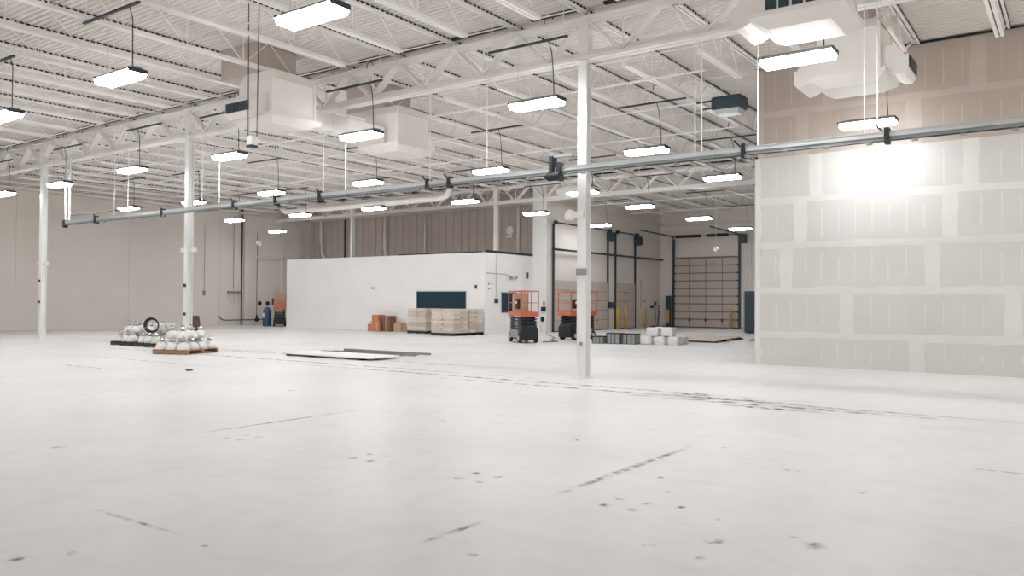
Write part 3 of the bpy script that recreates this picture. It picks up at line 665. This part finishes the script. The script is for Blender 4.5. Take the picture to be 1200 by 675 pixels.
for a in (-.35, .6): MB().lathe([(.06, -.3), (.06, .3)], (a, 0, .061), 10, 'y').build('wheels', 'dark', t)
t = thing('dark_cabinet', 'tall dark blue cabinet partly hidden by the partition end', 'cabinet', (44.3, 15.0, 0))
MB().box(-.4, .4, -.5, .4, .04, 2.35).build('body', 'teal', t, bevel=.02); MB().box(-.43, -.4, -.46, .36, .1, 2.3).build('door', 'grille', t); MB().box(-.41, -.395, .32, .44, .04, 2.3).build('edge_strip', 'galvd', t)
MB().box(-.3, .3, -.4, .3, 0, .04).build('plinth', 'black', t)
tag(MB().tube([(-.3, 0, .03), (0, .1, .05), (.2, -.1, .03), (.35, .12, .06)], .03, 6).build('rag', 'dark', None, (35.0, 11.9, .0)), 'small dark scrap on floor before the dark blue cabinet', 'scrap')
t = thing('exhaust_fan', 'round grey wall fan high on back wall beside partition edge', 'fan', (X1-.1, 17.0, 6.9))
MB().lathe([(.3, -.1), (.34, 0), (.34, .1)], (0, 0, 0), 20, 'x').build('ring', 'galvd', t); MB().lathe([(.05, -.1), (.24, -.04), (.24, .05)], (0, 0, 0), 16, 'x').build('blades', 'galv', t)
for y_ in (17.2, 16.8): pipe('wall_conduit', [(X1-.06, y_+.4, 5.8), (X1-.06, y_+.4, .05)], .04, 'wallw', 'white conduit on back wall right of the large door', 'pipe', 8, 'conduits beside the large door')

# ------------------------------------------------------------------ scissor lifts
def scissor_lift(label, loc, rz, flip=1):
    t = thing('scissor_lift', label, 'scissor lift', loc, rz, 'orange scissor lifts')
    MB().box(-.9, .9, -.3, .3, .12, .3).box(-.75, .75, -.36, .36, .26, .5).box(-.86, -.35, -.33, .33, .5, .72).build('chassis', 'dark', t, bevel=.02)
    MB().box(-.55, .55, -.4, -.36, .2, .52).box(-.55, .55, .36, .4, .2, .52).build('side_tray', 'galvd', t)
    MB().box(-.93, -.9, -.34, .34, .14, .62).box(-.97, -.93, -.2, .2, .3, .45).build('end_plate', 'black', t)
    for sx in (-1, 1):
        for s_ in (-1, 1):
            wv = MB().lathe([(.1, -.06), (.19, -.055), (.2, 0), (.19, .055), (.1, .06)], (sx*.64, s_*.34, .2), 18, 'y').build('wheel', 'black', t)
            MB().lathe([(.02, -.065), (.1, -.07), (.11, .0), (.1, .07), (.02, .065)], (sx*.64, s_*.34, .2), 14, 'y').build('hub', 'galv', wv)
    mb = MB(); n = 5; z0, zs = .54, .108
    for i in range(n):
        za, zb = z0+i*zs, z0+(i+1)*zs
        for s_ in (-1, 1):
            mb.bar((-.78, s_*.3, za), (.78, s_*.3, zb-.03), .04, .07).bar((-.78, s_*.24, zb-.03), (.78, s_*.24, za), .04, .07)
        mb.tube([(-.78, -.34, za), (-.78, .34, za)], .022, 6).tube([(.78, -.34, za), (.78, .34, za)], .022, 6)
    mb.build('scissor_stack', 'dark', t)
    MB().tube([(-.3, 0, .5), (.4, 0, .98)], .05, 8).build('hydraulic_ram', 'galv', t)
    MB().box(-.95, .95, -.38, .38, 1.08, 1.2).build('platform', 'orange', t, bevel=.01)
    mb = MB(); zt = 2.12
    for s_ in (-1, 1):
        for x_ in (-.92, 0, .92): mb.box(x_-.018, x_+.018, s_*.36-.018, s_*.36+.018, 1.2, zt)
        mb.box(-.94, .94, s_*.36-.018, s_*.36+.018, zt-.03, zt+.01).box(-.94, .94, s_*.36-.015, s_*.36+.015, 1.62, 1.65)
        mb.box(-.94, .94, s_*.37-.006, s_*.37+.006, 1.2, 1.27)
    for x_ in (-.93, .93):
        mb.box(x_-.018, x_+.018, -.36, .36, zt-.03, zt+.01).box(x_-.015, x_+.015, -.36, .36, 1.62, 1.65).box(x_-.006, x_+.006, -.36, .36, 1.2, 1.27)
    mb.build('guard_rails', 'orange', t)
    cb = MB().box(-.8, -.45, .4*flip-.03, .4*flip+.09, 1.38, 1.8).build('control_box', 'black', t, bevel=.02)
    MB().box(-.7, -.55, .4*flip-.036, .4*flip+.096, 1.6, 1.7).build('label_plate', 'white', cb)
    MB().box(.2, .22, -.3, .3, 1.2, 2.05).box(.2, .6, .28*flip-.01, .28*flip+.01, 1.3, 2.0).build('tan_sheet', 'cardl', t) if flip > 0 else None
    MB().box(.55, .85, -.25*flip-.1, -.25*flip+.1, 1.2, 1.5).build('battery_charger', 'yellow', t)
    mb = MB()
    for z in (.35, .6, .85): mb.box(.9, .96, -.18, .18, z, z+.03)
    mb.box(.91, .95, -.2, -.17, .3, 1.1).box(.91, .95, .17, .2, .3, 1.1); mb.build('ladder', 'galvd', t)
    return t
scissor_lift('orange and black scissor lift standing before the office side window', (27.35, 18.93, 0), math.radians(52))
scissor_lift('orange and black scissor lift standing partly behind the nearest column', (30.95, 18.45, 0), math.radians(-7.5), -1)
scissor_lift('small far orange scissor lift tucked behind left end of office block', (33.6, 42.5, 0), math.radians(52))
t = thing('blue_drum', 'blue wrapped upright drum beside the far orange lift', 'drum', (32.88, 42.85, 0))
MB().lathe([(.26, 0), (.28, .05), (.27, .8), (.22, 1.05), (.12, 1.2), (.03, 1.24)], (0, 0, 0), 16).build('body', 'blue', t, smooth=True); MB().box(-.285, -.26, -.08, .08, .55, .85).build('white_label', 'white', t)

# ------------------------------------------------------------------ pallets of old high bay lamps
def pallet(loc, rz, lx, ly, m, label, name='wooden_pallet'):
    t = thing(name, label, 'pallet', loc, rz, 'pallets on the floor'); n = 6
    mb = MB(); st = (ly-.1)/(n-1)
    for i in range(n): mb.box(-lx/2, lx/2, -ly/2+i*st, -ly/2+i*st+.1, .115, .137)
    mb.build('top_boards', m, t)
    mb = MB()
    for i in range(3): mb.box(-lx/2+i*(lx-.09)/2, -lx/2+i*(lx-.09)/2+.09, -ly/2, ly/2, .02, .115)
    mb.build('stringers', m, t)
    mb = MB()
    for y_ in (-ly/2, -.05, ly/2-.1): mb.box(-lx/2, lx/2, y_, y_+.1, 0, .02)
    mb.build('bottom_boards', m, t); return t
def lamp_thing(label, group):
    t = thing('old_high_bay_lamp', label, 'lamp', (0, 0, -30), 0, group)
    MB().lathe([(.19, 0), (.2, .015), (.185, .1), (.14, .19), (.07, .23), (.06, .24)], (0, 0, 0), 14).build('reflector', 'lampw', t, smooth=True)
    MB().lathe([(.06, .232), (.062, .262)], (0, 0, 0), 10).build('dark_neck', 'dark', t)
    MB().lathe([(.08, .262), (.085, .31), (.06, .34), (.03, .345)], (0, 0, 0), 10).build('ballast_housing', 'alu', t)
    MB().tube([(.04*math.cos(a), 0, .37+.04*math.sin(a)) for a in [i*PI/4 for i in range(8)]], .009, 5, True).build('hook', 'galvd', t)
    return t
def lamp_load(px, py, rz, lx, ly, label, group, tips):
    pr = lamp_thing(label, group); first = True; c, s_ = math.cos(rz), math.sin(rz)
    nx, ny = int(lx/.4), int(ly/.4)
    for lay in range(2):
        for i in range(nx-lay):
            for j in range(ny-lay):
                if lay and random.random() < .12: continue
                a = (i-(nx-1-lay)/2)*.405; b = (j-(ny-1-lay)/2)*.405
                z = .138+lay*.34
                loc = (px+c*a-s_*b, py+s_*a+c*b, z)
                if first: pr.location = loc; first = False; o = pr
                else: o = dup(pr, loc, random.random()*3)
                if lay and random.random() < tips: o.rotation_euler = (math.radians(180), 0, o.rotation_euler[2]); o.location.z += .345
pallet((16.1, 28.5, 0), 0, 1.25, 1.45, 'woodk', 'dark pallet under old lamps, leftmost of the three')
pallet((16.1, 26.95, 0), 0, 1.25, 1.45, 'woodk', 'dark pallet under old lamps, middle one behind the wooden one')
pallet((14.6, 23.0, 0), .3, 1.45, 1.3, 'wood', 'pale wooden pallet under old lamps, nearest to the camera')
lamp_load(16.1, 28.5, 0, 1.25, 1.45, 'old white bell lamp heaped on the leftmost dark pallet', 'old lamps on the leftmost pallet', .15)
lamp_load(16.1, 26.95, 0, 1.25, 1.45, 'old white bell lamp heaped on the middle dark pallet', 'old lamps on the middle pallet', .15)
lamp_load(14.6, 23.0, .3, 1.65, 1.25, 'old white bell lamp heaped on the near pale pallet', 'old lamps on the near pale pallet', .15)
mb = MB()
for k in range(4):
    rr = .26-.02*k; mb.tube([(0.03*k, rr*math.cos(a), .28+rr*math.sin(a)) for a in [i*PI/12 for i in range(24)]], .016, 5, True)
tag(mb.build('cable_coil', 'black', None, (15.35, 26.3, .5), math.radians(35.5)), 'black coil of cable standing upright on the old lamps', 'cable coil')
cr_ = Vector((.58, -.81, 0)); bk = Vector((.81, .58, 0)); q = [a*cr_+b_*bk for a, b_ in ((-.21, 0), (.21, 0), (.21, .04), (-.21, .04))]
b = MB().hexa(q+[v_-cr_*.14-bk*.1+Vector((0, 0, 1.12)) for v_ in q]).build('brown_board', 'brown', None, (16.5, 25.32, 0)); tag(b, 'dark brown board standing right of the column behind the lamp pallets', 'board')

# ------------------------------------------------------------------ drywall sheets, studs, planks
for i in range(4):
    tag(MB().box(-.6, .6, -.04, .04, 0, .05).build('timber_block', 'black', None, (16.5, 16.6+i*1.05, 0)), 'dark timber block under the white gypsum sheets', 'timber block', 'blocks under the gypsum sheets')
for i in range(3):
    tag(MB().box(-.61, .61, -1.83, 1.83, 0, .0127).build('gypsum_sheet', 'gyp', None, (16.45+i*.015, 18.0+i*.02, .052+i*.0135), .02), 'white gypsum sheet in low stack raised off the floor', 'sheet', 'gypsum sheets on the floor')
for i, (x_, y_, a, l_, z) in enumerate(((17.62, 18.6, .03, 3.0, 0), (17.86, 18.3, .04, 3.0, 0), (18.08, 18.0, .02, 3.0, 0), (18.38, 18.2, .06, 3.0, 0), (17.95, 18.2, .02, 2.4, .066), (18.65, 17.7, .12, 2.4, 0))):
    o = MB().box(-.045, .045, -l_/2, l_/2, 0, .004).box(-.045, -.041, -l_/2, l_/2, .004, .065).box(.041, .045, -l_/2, l_/2, .004, .065).build('metal_stud', 'galvd', None, (x_, y_, z), a)
    tag(o, 'grey metal stud lying in loose pile behind the gypsum sheets', 'metal stud', 'loose metal studs on the floor')
for i in range(4):
    tag(MB().box(-.06, .06, -1.35, 1.35, 0, .07).build('timber_block', 'black', None, (32.5+i*1.2, 13.95+i*.05, 0), .1), 'dark timber bearer under the long white panels', 'timber block', 'bearers under the white panels')
for i in range(6):
    tag(MB().box(-2.1, 2.1, -.17, .17, 0, .06).build('long_board', 'bundle2', None, (34.3+random.uniform(-.1, .1), 12.85+i*.44, .071), .1), 'long white board lying flat right of the wrapped bundles', 'board', 'long white boards by the wrapped bundles')

# wrapped bundles and crates right of the nearest column
def crate(x_, y_, rz, w_, d_, h_, label):
    t = thing('grey_crate', label, 'crate', (x_, y_, 0), rz, 'grey crates behind nearest column')
    MB().box(-w_/2, w_/2, -d_/2, d_/2, .02, h_-.04).build('body', 'galvd', t)
    mb = MB()
    for i in range(4):
        yy = -d_/2+i*(d_-.03)/3
        mb.box(-w_/2-.015, -w_/2, yy, yy+.03, 0, h_-.04)
    mb.box(-w_/2-.015, w_/2, -d_/2, d_/2, 0, .02); mb.build('frame', 'dark', t)
    MB().box(-w_/2-.02, w_/2+.02, -d_/2-.02, d_/2+.02, h_-.04, h_).build('lid', 'black', t)
crate(28.85, 16.1, .15, .6, .5, .30, 'grey crate beside nearest column, smallest of the row')
crate(28.98, 15.48, .15, .6, .55, .44, 'grey crate with black lid, middle of the row')
crate(29.15, 14.85, .15, .6, .55, .42, 'grey crate with black lid touching the white bundles')
def bag(x_, y_, z, sx, sy_, sz, rz, label):
    mb = MB(); bmesh.ops.create_cube(mb.bm, size=1)
    bmesh.ops.subdivide_edges(mb.bm, edges=mb.bm.edges[:], cuts=3, use_grid_fill=True)
    for v in mb.bm.verts:
        p = v.co; p2 = p.normalized()*.55; q = p.lerp(p2, .35); v.co = Vector((q.x*sx, q.y*sy_, (q.z+.46)*sz))+Vector([random.uniform(-.012, .012) for _ in range(3)])
        if v.co.z < 0: v.co.z = 0
    tag(mb.build('wrapped_bundle', 'plastic', None, (x_, y_, z), rz), label, 'bundle', 'white wrapped bundles')
sp_ = [(29.35, 14.22, 0), (29.5, 13.7, 0), (29.65, 13.18, 0), (29.9, 14.3, 0), (30.05, 13.75, 0), (29.45, 14.0, .345), (29.6, 13.44, .345), (30.22, 13.18, .0), (30.02, 13.98, .345)]
nm = ['low at the front left', 'low at the front middle', 'low at the front right', 'low at back left', 'low at back right', 'top left', 'top right', 'low at far right', 'top back']
for (x_, y_, z), q in zip(sp_, nm): bag(x_, y_, z, .5, .5, .36, random.uniform(-.1, .1), 'white plastic wrapped bundle in the heap, %s' % q)

# ------------------------------------------------------------------ plank packs and cardboard boxes by the office
def pack_stack(x0, x1, y0, y1, n, lab, plab):
    pallet(((x0+x1)/2, (y0+y1)/2, 0), 0, x1-x0, y1-y0, 'woodk', plab)
    hz = .117; lx, ly = x1-x0, y1-y0
    for k in range(n):
        for j in range(2):
            z = .138+k*hz
            if k % 2: cx, cy2, bx, by = (x0+x1)/2, y0+ly*(.25+.5*j), lx, ly/2-.05
            else: cx, cy2, bx, by = x0+lx*(.25+.5*j), (y0+y1)/2, lx/2-.05, ly
            mb = MB().box(-bx/2, bx/2, -by/2, by/2, 0, hz-.012); mb.mi = 1
            mb.box(-bx/2-.002, bx/2+.002, -by/2-.002, by/2+.002, hz*.42, hz*.46)
            o = mb.build('plank_pack', [random.choice(('bundle', 'bundle2')), 'bundle2'], None, (cx+random.uniform(-.015, .015), cy2+random.uniform(-.015, .015), z), random.uniform(-.012, .012))
            tag(o, lab, 'plank pack', plab.replace('dark pallet under', 'packs of'))
pack_stack(30.9, 32.1, 27.45, 28.75, 10, 'pale pack of planks in the left stack before the office window', 'dark pallet under the left stack of planks')
pack_stack(29.75, 30.9, 24.65, 26.1, 10, 'pinkish pack of planks in the nearest stack at office corner', 'dark pallet under the nearest plank stack')
pack_stack(30.98, 32.15, 24.68, 26.1, 10, 'pinkish pack of planks in the stack against the office wall corner', 'dark pallet under the plank stack against office corner')
def cbox(x_, y_, z, sx, sy_, sz, m, label, rz=0):
    t = thing('cardboard_box', label, 'box', (x_, y_, z), rz)
    MB().box(-sx/2, sx/2, -sy_/2, sy_/2, 0, sz).build('carton', m, t)
    MB().box(-sx/2-.002, sx/2+.002, -.03, .03, -.0+.002, sz+.002).build('tape', 'cardl', t)
cbox(31.9, 32.05, 0, .5, .75, .4, 'card', 'orange brown cardboard box on the floor, leftmost by office wall')
cbox(31.9, 31.85, .402, .5, .5, .5, 'card', 'orange brown cardboard box on top of the leftmost one')
cbox(31.95, 31.08, 0, .5, .6, .85, 'cardd', 'tall dark brown cardboard box by office wall')
cbox(31.45, 31.45, 0, .22, .3, .55, 'card', 'orange brown cardboard box leaning before the dark brown one', .3)
cbox(32.0, 30.3, 0, .45, .5, .5, 'cardl', 'short tan cardboard box between brown box and planks')
pipe('power_cord', [(27.9, 18.3, .02), (28.6, 18.0, .02), (29.0, 18.6, .02), (30.0, 19.2, .02), (31.5, 20, .02), (34, 22, .02), (36.8, 24.0-.05, .02)], .015, 'brown', 'brown power cord on floor behind the two near lifts', 'cord')
tag(MB().box(-.06, .06, -.05, .05, 0, .03).build('scrap_piece', 'black', None, (11.0, 17.2, 0)), 'small black scrap on the empty floor left of centre', 'scrap')
